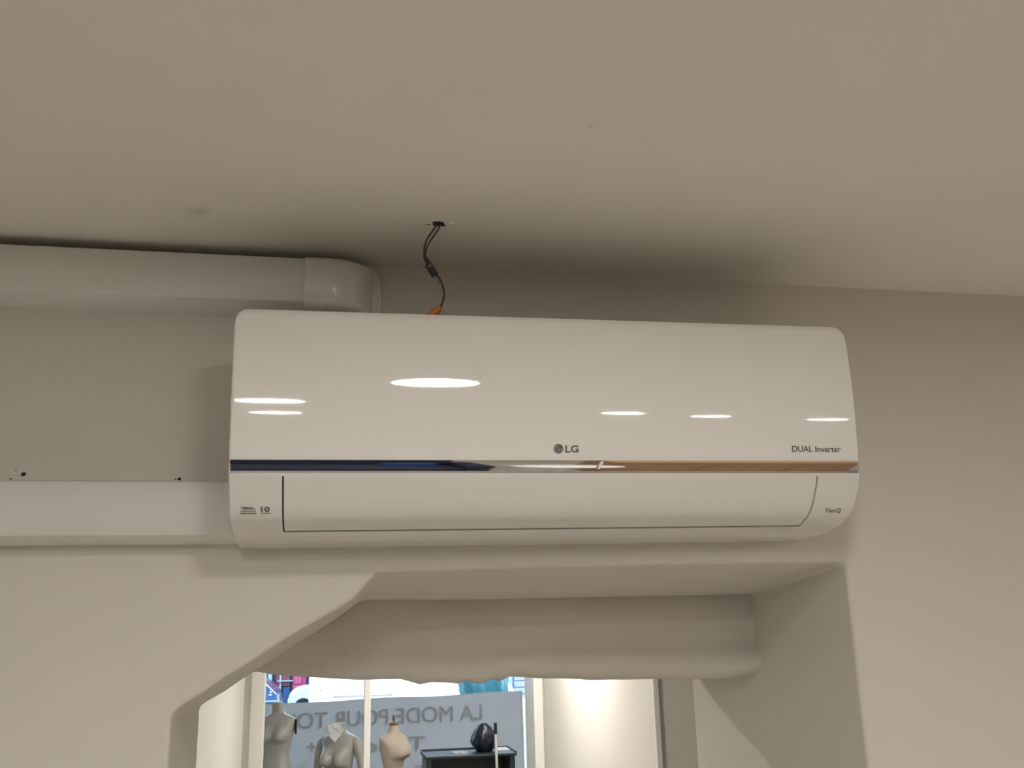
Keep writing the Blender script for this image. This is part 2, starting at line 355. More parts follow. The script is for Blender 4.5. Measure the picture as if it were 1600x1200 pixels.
# front panel: gently convex sheet, rounded top corners
def panel_y(z):
    z0 = 2.373
    if z > z0: return -0.1955 + 0.55 * (z - z0) ** 2 + 22.0 * max(0, z - 2.425) ** 3 + 0.0 
    return -0.1955 + 0.62 * (z - z0) ** 2
PZ0, PZ1, RC = 2.2620, 2.4572, 0.017
xs = [-XL + RC * (1 - math.cos(i * math.pi / 20)) for i in range(10)]
xs = sorted(set([round(v, 6) for v in xs] + [round(-v, 6) for v in xs] + [-XL + RC + (2 * XL - 2 * RC) * i / 40 for i in range(41)]))
def ztop(x):
    d = abs(x) - (XL - RC)
    return PZ1 - (RC - math.sqrt(max(0, RC * RC - d * d)) if d > 0 else 0)
NS = 40
bm = B(); F = []; K = []
for x in xs:
    fr, bk = [], []
    e = XL - abs(x); er = 0.0022 * max(0, 1 - e / 0.003) ** 2      # soft vertical edge
    for k in range(NS + 1):
        z = PZ0 + (ztop(x) - PZ0) * k / NS
        tz = ztop(x) - z; tb = z - PZ0
        rr = 0.003 * max(0, 1 - tz / 0.004) ** 2 + 0.0006 * max(0, 1 - tb / 0.002)
        fr.append(bm.verts.new((x, panel_y(z) + er + rr, z))); bk.append(bm.verts.new((x, panel_y(z) + 0.007, z - (0.001 if k == NS else 0))))
    F.append(fr); K.append(bk)
for i in range(len(xs) - 1):
    for k in range(NS):
        bm.faces.new([F[i][k], F[i + 1][k], F[i + 1][k + 1], F[i][k + 1]]); bm.faces.new([K[i][k], K[i][k + 1], K[i + 1][k + 1], K[i + 1][k]])
    bm.faces.new([F[i][0], K[i][0], K[i + 1][0], F[i + 1][0]]); bm.faces.new([F[i][NS], F[i + 1][NS], K[i + 1][NS], K[i][NS]])
for k in range(NS):
    for i in (0, -1): bm.faces.new([F[i][k], F[i][k + 1], K[i][k + 1], K[i][k]])
ob('front_panel', bm, 'gloss', ac, smooth=50)
# housing: closed cross-section with a recess for the flap
low = lerp_prof([(-0.1885, 2.2472), (-0.1868, 2.239), (-0.1800, 2.227), (-0.1695, 2.211), (-0.1560, 2.1975), (-0.1390, 2.1890), (-0.1120, 2.1808), (-0.0680, 2.1750), (-0.030, 2.1732), (0.0, 2.1727)], 5)
FX = 0.3548
s_acc = [0]
for a, b in zip(low, low[1:]): s_acc.append(s_acc[-1] + (b - a).length)
def low_at(s):
    for i in range(len(low) - 1):
        if s <= s_acc[i + 1]:
            t = (s - s_acc[i]) / (s_acc[i + 1] - s_acc[i]); p = low[i].lerp(low[i + 1], t); d = (low[i + 1] - low[i]).normalized(); return p, Vector((d.y, -d.x))
    return low[-1], Vector((0, -1))
# arc position where z reaches the flap's lower edge
s_bot = next(s_acc[i] for i in range(len(low)) if low[i].y < 2.1830)
s_top = 0.004
def sset(breaks, a, b, n): return sorted(set([round(a + (b - a) * i / n, 5) for i in range(n + 1)] + breaks))
S_ = sset([round(s_top, 5), round(s_top - 0.0003, 5), round(s_bot, 5), round(s_bot + 0.0003, 5)], 0, s_acc[-1], 60)
X_ = sset([-FX, -FX + 0.0003, FX - 0.0003, FX, -XL + 0.002, XL - 0.002, -XL + 0.0006, XL - 0.0006], -XL, XL, 24)
bm = B(); G = []
for x in X_:
    row = []
    e = XL - abs(x); er = 0.004 * max(0, 1 - e / 0.004) ** 2
    for s in S_:
        p, nn = low_at(s)
        if nn.x > 0: nn = -nn
        inside = abs(x) < FX - 0.0002 and s_top - 0.0001 < s < s_bot + 0.0001
        off = (0.013 if inside else 0) + er
        row.append(bm.verts.new((x, p.x - nn.x * off, p.y - nn.y * off)))
    # close over the top behind the panel
    for (y, z) in [(0.0, 2.2727), (0.0, 2.447), (-0.150, 2.449), (-0.178, 2.446), (-0.184, 2.42), (-0.186, 2.37), (-0.184, 2.32), (-0.181, 2.28), (-0.1805, 2.2478)]:
        row.append(bm.verts.new((x, y, z)))
    G.append(row)
m_ = len(G[0])
for a, b in zip(G, G[1:]):
    for k in range(m_): bm.faces.new([a[k], b[k], b[(k + 1) % m_], a[(k + 1) % m_]])
bm.faces.new(G[0]); bm.faces.new(list(reversed(G[-1])))
housing = ob('housing', bm, 'body', ac, smooth=40)
# dark sheet behind the flap, its black stands in for shade
def strip_from(sa, sb, x0, x1, off_out, off_in, ns, name, m, parent, r=0.0, nx=2, bevel=0):
    bm = B(); prof = []
    ss = [sa + (sb - sa) * i / ns for i in range(ns + 1)]
    o1 = []; o2 = []
    for s in ss:
        p, nn = low_at(s)
        if nn.x > 0: nn = -nn
        o1.append((p.x - nn.x * off_out, p.y - nn.y * off_out)); o2.append((p.x - nn.x * off_in, p.y - nn.y * off_in))
    poly = o1 + list(reversed(o2))
    prism(bm, poly, x0, x1, 'x')
    return ob(name, bm, m, parent, smooth=40, bevel=bevel)
strip_from(s_top + 0.0005, s_bot - 0.0002, -FX + 0.0006, FX - 0.0006, 0.0100, 0.0128, 40, 'gap_shade_sheet', 'cavity', ac)  # dark sheet painting the shade inside the flap recess
strip_from(s_bot - 0.0039, s_bot - 0.0003, -FX + 0.0008, FX - 0.0008, -0.0098 * -0.12, 0.0100, 4, 'gap_shade_strip', 'cavity', ac)  # black strip added to darken the flap's lower seam like shade
flap = strip_from(s_top - 0.0015, s_bot - 0.0042, -FX + 0.0019, FX - 0.0019, 0.0, 0.0060, 44, 'air_flap', 'body', ac, bevel=0.0010)
bm = B()
# chrome strip: slightly bowed, leaning downwards, recessed under the panel
cp = [(-0.1900, 2.2635), (-0.1891, 2.2605), (-0.1878, 2.2568), (-0.1863, 2.2532), (-0.1851, 2.2505), (-0.179, 2.2505), (-0.179, 2.2635)]
prism(bm, cp, -XL + 0.002, XL - 0.002, 'x'); ob('chrome_strip', bm, 'chrome', ac, smooth=60)
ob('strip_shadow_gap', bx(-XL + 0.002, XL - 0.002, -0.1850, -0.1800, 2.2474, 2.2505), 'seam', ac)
bm = B(); prism(bm, [(0.0485, 2.2622), (0.0535, 2.2622), (0.0475, 2.2525), (0.0435, 2.2525)], -0.1905, -0.188, 'y'); ob('strip_joint', bm, 'body', ac)
# end cap of the strip on the right
bm = B(); prism(bm, [(0.399, 2.2510), (0.4165, 2.2600), (0.4165, 2.2510)], -0.1892, -0.185, 'y'); ob('strip_end_cap', bm, 'seam', ac)
# raised bars of the inlet grille along the top
for x0, x1 in [(-0.158, -0.092), (0.103, 0.180)]:
    bm = B(); prism(bm, [(x0, 2.449), (x0 + 0.012, 2.4605), (x1 - 0.014, 2.4605), (x1 + 0.01, 2.449)], -0.165, -0.060, 'y'); ob('top_rib', bm, 'body', ac, bevel=0.002)
for k in range(7):
    y = -0.155 + k * 0.02
    ob('inlet_slat', bx(-0.38, 0.38, y, y + 0.006, 2.446, 2.4505), 'body', ac)
# print on the panel and flap surround
rx = (R(90), 0, 0)
py = panel_y(2.2785) - 0.0004
em = B(); prism(em, [(-0.0069 + 0.0063 * math.cos(i * math.pi / 16), 2.2788 + 0.0063 * math.sin(i * math.pi / 16)) for i in range(32)], py, py + 0.002, 'y')
SL = 0.112
for v in em.verts: v.co.y -= (v.co.z - 2.2788) * SL
emblem = ob('round_emblem', em, 'printg', ac, label='dark grey round emblem')
bm = B()
def arc(bm, cx, cz, r0, r1, a0, a1, y0, y1, n=18):
    P = [(cx + r1 * math.cos(R(a0 + (a1 - a0) * i / n)), cz + r1 * math.sin(R(a0 + (a1 - a0) * i / n))) for i in range(n + 1)]
    P += [(cx + r0 * math.cos(R(a1 - (a1 - a0) * i / n)), cz + r0 * math.sin(R(a1 - (a1 - a0) * i / n))) for i in range(n + 1)]
    prism(bm, P, y0, y1, 'y')
ye = py - 0.0003
arc(bm, -0.0069, 2.2788, 0.0044, 0.0050, 70, 360, ye, ye + 0.0005)
box(bm, -0.0069, -0.0022, ye, ye + 0.0005, 2.2782, 2.2789); box(bm, -0.0072, -0.0065, ye, ye + 0.0005, 2.2765, 2.2815); box(bm, -0.0072, -0.0045, ye, ye + 0.0005, 2.2760, 2.2766)
arc(bm, -0.0092, 2.2808, 0, 0.0008, 0, 360, ye, ye + 0.0005, 10)
for v in bm.verts: v.co.y -= (v.co.z - 2.2788) * SL
ob('emblem_lines', bm, 'printl', emblem)
text_mesh('letter_print', 'LG', 'printg', ac, (0.0022, py + 0.0003, 2.2742), (R(96.4), 0, 0), 0.0128, 0.0175, 0.0003, bold=0.0002)
text_mesh('letter_print', 'DUAL Inverter', 'printg', ac, (0.3195, py, 2.2762), (R(96.4), 0, 0), 0.0118, 0.072, 0.0003)
def on_low(z):
    for a, b in zip(low, low[1:]):
        if b.y <= z <= a.y:
            t = (a.y - z) / (a.y - b.y); p = a.lerp(b, t); d = b - a; return p.x, math.atan2(-d.y, d.x)   # angle from vertical later
    return -0.16, 0
yq, an = on_low(2.2010)
tilt = math.pi / 2 + (math.pi / 2 - an)
text_mesh('letter_print', 'ThinQ', 'printg', ac, (0.3745, on_low(2.1975)[0] - 0.0006, 2.1975), (R(90 + (90 - math.degrees(an))), 0, 0), 0.0105, 0.0245, 0.0002)
yq2, an2 = on_low(2.2045)
rt = (R(90 + (90 - math.degrees(an2))), 0, 0)
yo = yq2 - 0.0007
for (xa, xb, z, h) in [(-0.4035, -0.3900, 2.2082, 0.0010), (-0.4010, -0.3870, 2.2065, 0.0010), (-0.4045, -0.3860, 2.2040, 0.0007), (-0.4045, -0.3855, 2.2017, 0.0011), (-0.3800, -0.3685, 2.2017, 0.0011)]:
    yb, _ = on_low(z); ob('print_line', bx(xa, xb, yb - 0.0004, yb + 0.0006, z - h / 2, z + h / 2), 'printg', ac, smooth=0)
text_mesh('letter_print', '10', 'printg', ac, (-0.3800, on_low(2.2032)[0] - 0.0006, 2.2034), rt, 0.0105, 0.0105, 0.0002, bold=0.0003)

ac.rotation_euler = (0, R(-0.38), 0)      # hung a touch out of level
# ------------------------------------------------------------------ trunking
def duct_prof(b, t, d=0.060):
    return [(0, b), (-d * 0.75, b + 0.003), (-d + 0.003, b + 0.0075), (-d, b + 0.012), (-d, t - 0.006), (-d + 0.003, t - 0.001), (-d * 0.75, t + 0.003), (0, t + 0.005)]
du = thing('cable_trunking', 'white plastic trunking running under the ceiling from the left edge to a rounded end', 'trunking', (-1.7, 0, 2.50))
bm = B(); prism(bm, duct_prof(2.5057, 2.5800), -3.2, -0.3385, 'x'); ob('trunk_cover', bm, 'duct', du)
bm = B()
N = 16; rs = []
def cap_ring(x, y, b, t):
    return [(x, 0.0, b), (x, y * 0.75, b + 0.0015), (x, y * 0.93, b + 0.004), (x, y, b + 0.010), (x, y, t - 0.010), (x, y * 0.94, t - 0.003), (x, y * 0.75, t), (x, 0.0, t + 0.002)]
rs.append(cap_ring(-0.3405, -0.0635, 2.5030, 2.5835)); rs.append(cap_ring(-0.305, -0.0635, 2.5030, 2.5835))
for i in range(1, N + 1):
    a = i / N * math.pi / 2
    rs.append(cap_ring(-0.305 + 0.064 * math.sin(a), -0.0635 * max(math.cos(a), 0.16), 2.5030, 2.5835 - 0.002 * i / N))
rings(bm, rs); ob('end_cap', bm, 'duct2', du, smooth=50, label='glossier white rounded end cap')
bm = B(); r = 0.034; x1, z1, z0 = -0.2285, 2.5925, 2.455
poly = [(-0.335, z0), (x1, z0)] + [(x1 - r + r * math.cos(a * math.pi / 20), z1 - r + r * math.sin(a * math.pi / 20)) for a in range(0, 11)] + [(-0.335, z1)]
prism(bm, poly, -0.011, 0, 'y'); ob('wall_flange', bm, 'duct2', du, bevel=0.003, seg=3)
dl = thing('cable_trunking', 'white plastic trunking lower on the wall, ending against the left end of the air conditioner', 'trunking', (-1.8, 0, 2.17))
bm = B(); prism(bm, duct_prof(2.1762, 2.2545), -3.2, -XL - 0.0003, 'x'); ob('trunk_cover', bm, 'duct', dl)

# ------------------------------------------------------------------ hanging cable
hc = thing('hanging_cable', 'dark cable hanging from a ragged ceiling hole, taped and ending in an orange plug', 'cable', (-0.165, -0.15, 2.455))
ob('wire', tube(B(), [(-0.1600, -0.168, 2.598), (-0.1665, -0.167, 2.586), (-0.1745, -0.164, 2.574), (-0.1785, -0.161, 2.562), (-0.1780, -0.158, 2.549)], 0.0014), 'wire', hc)
ob('wire', tube(B(), [(-0.1565, -0.170, 2.598), (-0.1600, -0.168, 2.587), (-0.1685, -0.165, 2.574), (-0.1755, -0.162, 2.561), (-0.1770, -0.158, 2.549)], 0.0013), 'wire', hc)
ob('tape_wrap', tube(B(), [(-0.1788, -0.158, 2.5535), (-0.1778, -0.158, 2.5495), (-0.1755, -0.1575, 2.5455), (-0.1725, -0.157, 2.5405), (-0.1718, -0.1565, 2.5395)], [0.0012, 0.0022, 0.0030, 0.0033, 0.0024], 8), 'tape', hc)
bm = bx(-0.0045, 0.0045, -0.0035, 0.0035, -0.0100, 0.0100)
box(bm, -0.0050, 0.0050, -0.0030, 0.0030, 0.0058, 0.0066); box(bm, -0.0050, 0.0050, -0.0030, 0.0030, -0.0045, -0.0038)
cb = ob('connector_block', bm, 'tape', hc, bevel=0.0008); cb.location = Vector((-0.1678, -0.153, 2.5325)) - BASE[hc]; cb.rotation_euler = (0, R(-33), 0)
for v in cb.data.vertices: v.co += BASE[hc]
bm = bx(-0.0022, 0.0022, -0.0042, 0.0, 0.0045, 0.0080); o = ob('connector_clip', bm, 'grey', hc, bevel=0.0005, label='grey clip')
for v in o.data.vertices: v.co += BASE[hc]
o.location = cb.location; o.rotation_euler = cb.rotation_euler
ob('tail_wire', tube(B(), [(-0.1640, -0.151, 2.5260), (-0.1575, -0.149, 2.5235), (-0.1530, -0.147, 2.5150), (-0.1500, -0.145, 2.5050), (-0.1505, -0.143, 2.4950), (-0.1535, -0.141, 2.4860), (-0.156, -0.139, 2.4790)], 0.0016), 'wire', hc)
ob('stub_wire', tube(B(), [(-0.1628, -0.152, 2.5250), (-0.1600, -0.151, 2.5205), (-0.1585, -0.151, 2.5175)], 0.0012, sub=1), 'grey', hc)
ob('stub_tie', tube(B(), [(-0.1605, -0.1515, 2.5155), (-0.1575, -0.151, 2.5165), (-0.1550, -0.150, 2.5165)], 0.0008, sub=1), 'wire', hc)
ob('orange_plug', tube(B(), [(-0.1545, -0.1395, 2.4845), (-0.1575, -0.139, 2.4815), (-0.163, -0.137, 2.4760), (-0.1700, -0.135, 2.4680), (-0.1740, -0.134, 2.4600), (-0.175, -0.134, 2.4515)], [0.0018, 0.0048, 0.0062, 0.0075, 0.0080, 0.0070], 12), 'orange', hc)

# ------------------------------------------------------------------ furniture behind the photographer (mirrored in the chrome)
sf = thing('sofa', 'dark navy sofa added behind the camera for the dark reflection in the chrome strip', 'sofa', (-0.5, -3.0, 0))  # added stand-in for dark clothes mirrored in the chrome
ob('seat', bx(-1.2, 0.3, -3.3, -2.55, 0.15, 0.48), 'navy', sf, bevel=0.03); ob('backrest', bx(-1.2, 0.3, -3.5, -3.28, 0.15, 1.0), 'navy', sf, bevel=0.04)
ob('armrest', bx(-1.38, -1.2, -3.5, -2.55, 0.1, 0.7), 'navy', sf, bevel=0.03); ob('armrest', bx(0.3, 0.42, -3.5, -2.55, 0.1, 0.7), 'navy', sf, bevel=0.03)
for x in (-1.3, 0.34):
    for y in (-3.45, -2.62): ob('leg', bx(x, x + 0.05, y, y + 0.05, 0, 0.15), 'darkwood', sf)
ob('cushion', bx(-0.05, 0.22, -3.22, -3.10, 0.481, 0.70), 'blue', bevel=0.04, seg=3, label='blue cushion on the dark navy sofa', cat='cushion', origin=(0.05, -3.15, 0.481))
tb = thing('round_table', 'white round table between the navy sofa and the wooden counter', 'table', (0.72, -2.55, 0))
ob('table_top', lathe(B(), [(0.24, 0.72), (0.25, 0.73), (0.25, 0.745), (0.24, 0.75)], (0.72, -2.55, 0)), 'tablew', tb)
ob('pedestal', lathe(B(), [(0.03, 0.02), (0.03, 0.72)], (0.72, -2.55, 0)), 'tablew', tb); ob('foot', lathe(B(), [(0.18, 0), (0.18, 0.01), (0.04, 0.02)], (0.72, -2.55, 0)), 'tablew', tb)
ct = thing('counter', 'long brown wooden counter behind the camera at the right', 'counter', (1.9, -3.1, 0))
ob('counter_body', bx(1.0, 3.0, -3.45, -2.85, 0, 0.98), 'wood', ct); ob('counter_top', bx(0.97, 3.03, -3.48, -2.80, 0.98, 1.02), 'wood', ct, bevel=0.004)
for k in range(4): ob('front_board', bx(1.02 + k * 0.495, 1.02 + k * 0.495 + 0.475, -2.85, -2.835, 0.05, 0.95), 'wood', ct, bevel=0.003)

# ------------------------------------------------------------------ display area: mannequins
def torso(c, rot, levels, breasts, n=40, sub=8):
    """levels: (z, rx, ry, dy); breasts: (bx, bz, amp, sx, sz)"""
    L = []
    for i in range(len(levels) - 1):
        p0 = levels[max(i - 1, 0)]; p1 = levels[i]; p2 = levels[i + 1]; p3 = levels[min(i + 2, len(levels) - 1)]
        for k in range(sub):
            t = k / sub
            L.append([0.5 * (2 * p1[j] + (-p0[j] + p2[j]) * t + (2 * p0[j] - 5 * p1[j] + 4 * p2[j] - p3[j]) * t * t + (-p0[j] + 3 * p1[j] - 3 * p2[j] + p3[j]) * t ** 3) for j in range(4)])
    L.append(list(levels[-1]))
    rs = []
    for z, rx_, ry_, dy in L:
        ring = []
        for i in range(n):
            a = 2 * math.pi * i / n; ca, sa = math.cos(a), math.sin(a)
            e = 0.82
            x = rx_ * math.copysign(abs(ca) ** e, ca); y = dy + ry_ * math.copysign(abs(sa) ** e, sa)
            if sa < 0:
                for bx_, bz, am, sx, sz in breasts:
                    d2 = ((x - bx_) / sx) ** 2; q = (z - bz); d2 += (q / (sz * (1.5 if q > 0 else 0.62))) ** 2
                    y -= am * math.exp(-d2 * d2 * 0.5 - 0.35 * d2)
            xx = x * math.cos(rot) - y * math.sin(rot); yy = x * math.sin(rot) + y * math.cos(rot)
            ring.append((c[0] + xx, c[1] + yy, z))
        rs.append(ring)
    return rings(B(), rs)
def stand(t, c, h):
    ob('stand_pole', lathe(B(), [(0.014, 0.02), (0.014, h)], (c[0], c[1], 0), 12), 'steel', t)
    ob('stand_base', lathe(B(), [(0.16, 0), (0.16, 0.008), (0.03, 0.02)], (c[0], c[1], 0), 32), 'steel', t)
def loc_rot(c, rot, x, y, z): return (c[0] + x * math.cos(rot) - y * math.sin(rot), c[1] + x * math.sin(rot) + y * math.cos(rot), z)
# first mannequin: armless, headless, at the left post
c = (-0.705, 7.7); rot = R(-20)
m1 = thing('mannequin', 'headless armless grey mannequin torso at the left window post, tallest, black arm socket', 'mannequin', (c[0], c[1], 0), 'shop mannequins before the banner')
ob('torso', torso(c, rot, [(0.70, 0.15, 0.11, 0), (0.85, 0.165, 0.115, 0), (0.98, 0.135, 0.095, 0), (1.07, 0.115, 0.085, 0), (1.16, 0.130, 0.09, 0), (1.25, 0.150, 0.10, 0), (1.33, 0.165, 0.085, 0.01), (1.37, 0.155, 0.066, 0.015), (1.395, 0.10, 0.055, 0.02), (1.412, 0.062, 0.050, 0.02), (1.44, 0.050, 0.047, 0.015), (1.485, 0.048, 0.046, 0.005), (1.497, 0.046, 0.044, 0.005), (1.503, 0.036, 0.034, 0.005)],
   [(0.072, 1.215, 0.062, 0.058, 0.055), (-0.072, 1.215, 0.062, 0.058, 0.055)]), 'manq', m1, smooth=60)
p = loc_rot(c, rot, 0.160, 0.01, 1.30)
so = ob('arm_socket', lathe(B(), [(0.0, 0), (0.030, 0.002), (0.034, 0.010), (0.030, 0.014)], (0, 0, 0), 20), 'black', m1, label='black oval arm socket')
for v in so.data.vertices:
    q = v.co + BASE[m1]; v.co = Vector((q.z * 1.4, q.x * 1.0, q.y * 2.0)) + Vector(p) - BASE[m1]
stand(m1, c, 0.72)
# second: with arms, paper sheet at the neck
c = (-0.165, 7.75); rot = R(-32)
m2 = thing('mannequin', 'headless grey mannequin with arms, a paper sheet hung around its neck', 'mannequin', (c[0], c[1], 0), 'shop mannequins before the banner')
ob('torso', torso(c, rot, [(0.55, 0.15, 0.11, 0), (0.68, 0.165, 0.115, 0), (0.80, 0.125, 0.09, 0), (0.88, 0.112, 0.085, 0), (0.97, 0.130, 0.09, 0), (1.06, 0.150, 0.098, 0), (1.14, 0.168, 0.085, 0.01), (1.18, 0.165, 0.068, 0.015), (1.205, 0.125, 0.058, 0.02), (1.225, 0.075, 0.052, 0.02), (1.25, 0.052, 0.048, 0.015), (1.285, 0.048, 0.046, 0.005), (1.30, 0.046, 0.044, 0.005), (1.306, 0.036, 0.034, 0.005)],
   [(0.078, 0.985, 0.082, 0.060, 0.060), (-0.078, 0.985, 0.082, 0.060, 0.060)]), 'manq', m2, smooth=60)
for sgn in (1, -1):
    pts = [loc_rot(c, rot, sgn * 0.135, 0.012, 1.165), loc_rot(c, rot, sgn * 0.175, 0.012, 1.13), loc_rot(c, rot, sgn * 0.205, 0.015, 1.05), loc_rot(c, rot, sgn * 0.225, 0.02, 0.93), loc_rot(c, rot, sgn * 0.235, 0.01, 0.80), loc_rot(c, rot, sgn * 0.235, -0.03, 0.66), loc_rot(c, rot, sgn * 0.232, -0.05, 0.60)]
    ob('arm', tube(B(), pts, [0.042, 0.047, 0.043, 0.037, 0.033, 0.025, 0.020], 16), 'manq', m2, smooth=60)
stand(m2, c, 0.6)
pp = [(-0.308, 1.268), (-0.270, 1.300), (-0.212, 1.322), (-0.165, 1.315), (-0.120, 1.262), (-0.150, 1.215), (-0.178, 1.192), (-0.205, 1.160), (-0.240, 1.200), (-0.275, 1.235)]
bm = B(); f = bm.faces.new([bm.verts.new((x, 7.60 + 0.02 * math.sin(x * 30) - 0.25 * max(0, 1.25 - z), z)) for x, z in pp]); bmesh.ops.triangulate(bm, faces=[f])
r_ = bmesh.ops.extrude_face_region(bm, geom=bm.faces[:]); bmesh.ops.translate(bm, verts=[v for v in r_['geom'] if isinstance(v, bmesh.types.BMVert)], vec=(0, 0.003, 0))
ps = ob('paper_sheet', bm, 'paper', origin=(-0.21, 7.6, 1.16), smooth=0, label='creased white paper sheet hanging on the neck of the grey mannequin with arms', cat='paper')
bm = B()
for k, (xa, za, xb, zb) in enumerate([(-0.270, 1.262, -0.235, 1.232), (-0.235, 1.290, -0.180, 1.262), (-0.200, 1.270, -0.165, 1.235)]):
    prism(bm, [(xa, za), (xb, zb), (xb, zb - 0.004), (xa, za - 0.004)], 7.585 - 0.1 * max(0, 1.25 - zb) - 0.012, 7.585 - 0.012, 'y')
ob('written_line', bm, 'seam', ps)
# third: beige dress form with wooden neck cap
c = (0.312, 7.7); rot = R(52)
m3 = thing('dress_form', 'beige cloth dress form with a brown wooden neck cap and finial, right of the mullion', 'dress form', (c[0], c[1], 0), 'shop mannequins before the banner')
tf = ob('torso', torso(c, rot, [(0.60, 0.15, 0.11, 0), (0.70, 0.155, 0.115, 0), (0.80, 0.115, 0.09, 0), (0.90, 0.085, 0.075, 0), (0.97, 0.105, 0.085, 0), (1.05, 0.135, 0.092, 0), (1.12, 0.160, 0.088, 0), (1.165, 0.162, 0.075, 0.01), (1.19, 0.115, 0.062, 0.01), (1.21, 0.065, 0.052, 0.005), (1.235, 0.043, 0.042, 0.0), (1.272, 0.036, 0.036, 0.0)],
   [(0.055, 1.035, 0.066, 0.055, 0.062), (-0.055, 1.035, 0.066, 0.055, 0.062)]), 'manqb', m3, smooth=60)
ob('neck_cap', lathe(B(), [(0.036, 1.272), (0.040, 1.278), (0.038, 1.290), (0.020, 1.298)], (c[0], c[1], 0), 20), 'darkwood', m3, label='brown wooden neck cap')
ob('finial', lathe(B(), [(0.006, 1.296), (0.008, 1.312), (0.014, 1.330), (0.013, 1.345), (0.006, 1.360)], (c[0], c[1], 0), 14), 'darkwood', m3)
stand(m3, c, 0.62)
# cabinet with bin bag, tape coil, broom
cbn = thing('cabinet', 'low dark green-black open metal cabinet in front of the banner', 'cabinet', (0.935, 7.35, 0))
bm = bx(0.555, 0.60, 7.2, 7.6, 0, 1.030); box(bm, 1.27, 1.315, 7.2, 7.6, 0, 1.030); box(bm, 0.60, 1.27, 7.57, 7.6, 0, 1.030); box(bm, 0.60, 1.27, 7.2, 7.6, 0.0, 0.05)
ob('carcass', bm, 'cab', cbn, bevel=0.003)
ob('top', bx(0.54, 1.33, 7.18, 7.62, 1.030, 1.050), 'cab', cbn, bevel=0.004)
for a in [(0.54, 1.33, 7.61, 7.62), (0.54, 0.548, 7.18, 7.61), (1.322, 1.33, 7.18, 7.61)]: ob('rim', bx(*a, 1.050, 1.064), 'cab', cbn)
ob('shelf', bx(0.60, 1.27, 7.22, 7.57, 0.50, 0.52), 'cab', cbn)
bm = B(); bmesh.ops.create_icosphere(bm, subdivisions=4, radius=1)
for v in bm.verts:
    z = v.co.z; tp = (1.0 - 0.20 * max(0, z) ** 1.5) * (1.12 if z < -0.3 else 1.12 - 0.12 * (z + 0.3) / 1.3)
    d = 1 + 0.14 * noise.noise(v.co * 2.2) + 0.10 * noise.noise(Vector((math.atan2(v.co.y, v.co.x) * 3, z * 1.2, 5)))
    v.co = Vector((1.085 + 0.104 * v.co.x * d * tp, 7.42 + 0.095 * v.co.y * d * tp, 1.050 + max(0.0, 0.108 + 0.130 * z * (1 + 0.05 * noise.noise(v.co * 3)))))
ob('bin_bag', bm, 'bin', origin=(1.085, 7.42, 1.05), smooth=60, label='full black plastic bin bag standing on the dark cabinet', cat='bag')
bm = B()
for (cx_, cy_, r0) in [(0.83, 7.36, 0.045), (0.885, 7.35, 0.042)]:
    n = 28; rings(bm, [[(cx_ + q * math.cos(2 * math.pi * i / n), cy_ + q * math.sin(2 * math.pi * i / n), 1.050 + h) for i in range(n)] for q, h in [(r0, 0), (r0, 0.012), (r0 - 0.012, 0.012), (r0 - 0.012, 0), (r0, 0)]], cap=False)
ob('tape_roll', bm, 'paper', origin=(0.86, 7.36, 1.05), label='white flat coil of tape lying on the dark cabinet', cat='tape')
bm = bx(1.20, 1.31, 7.40, 7.60, 1.050, 1.056); ob('paper_card', bm, 'paper', origin=(1.25, 7.5, 1.05), label='flat white card at the right end of the cabinet top', cat='paper')
br = thing('broom', 'broom with a pale stick and black grip leaning upright before the cabinet', 'broom', (1.14, 7.05, 0))
ob('stick', tube(B(), [(1.148, 7.05, 0.05), (1.130, 7.08, 1.22)], 0.011, 12, 1), 'white', br); ob('grip', tube(B(), [(1.130, 7.08, 1.22), (1.129, 7.082, 1.31)], 0.014, 12, 1), 'black', br, label='black grip')
ob('broom_head', bx(1.00, 1.30, 7.02, 7.08, 0, 0.06), 'navy', br, bevel=0.006)
pl = thing('pole', 'thin dark pole standing between the dress form and the cabinet', 'pole', (0.445, 7.25, 0))
ob('shaft', tube(B(), [(0.445, 7.25, 0.01), (0.445, 7.25, 0.925)], 0.011, 10, 1), 'black', pl); ob('foot', lathe(B(), [(0.07, 0), (0.07, 0.01), (0.02, 0.015)], (0.445, 7.25, 0), 20), 'black', pl)

# ------------------------------------------------------------------ banner
def by(x, z): return 8.8 + 0.012 * math.sin(x * 5.1 + z * 3) + 0.006 * math.sin(x * 13 + 1)
bm = B(); nx, nz = 90, 30; V = []
for i in range(nx + 1):
    x = -1.25 + (1.708 + 1.25) * i / nx; zt = 1.420 + 0.0165 * (x + 0.87) + 0.004 * math.sin(x * 6) - 0.006 * math.exp(-((x - 0.9) / 0.2) ** 2)
    V.append([bm.verts.new((x + 0.01 * k / nz, by(x, 0) + 0.006 * math.sin(k * 0.5 + x * 4), zt - (zt - 0.15) * k / nz)) for k in range(nz + 1)])
for a, b in zip(V, V[1:]):
    for k in range(nz): bm.faces.new([a[k], b[k], b[k + 1], a[k + 1]])
bn = ob('banner', bm, 'banner', origin=(0.2, 8.8, 0.15), smooth=80, label='large grey-white cloth banner with mirrored French lettering across the shop window', cat='banner')
bn.modifiers.new('solid', 'SOLIDIFY').thickness = 0.001
rb = (R(90), 0, R(180))
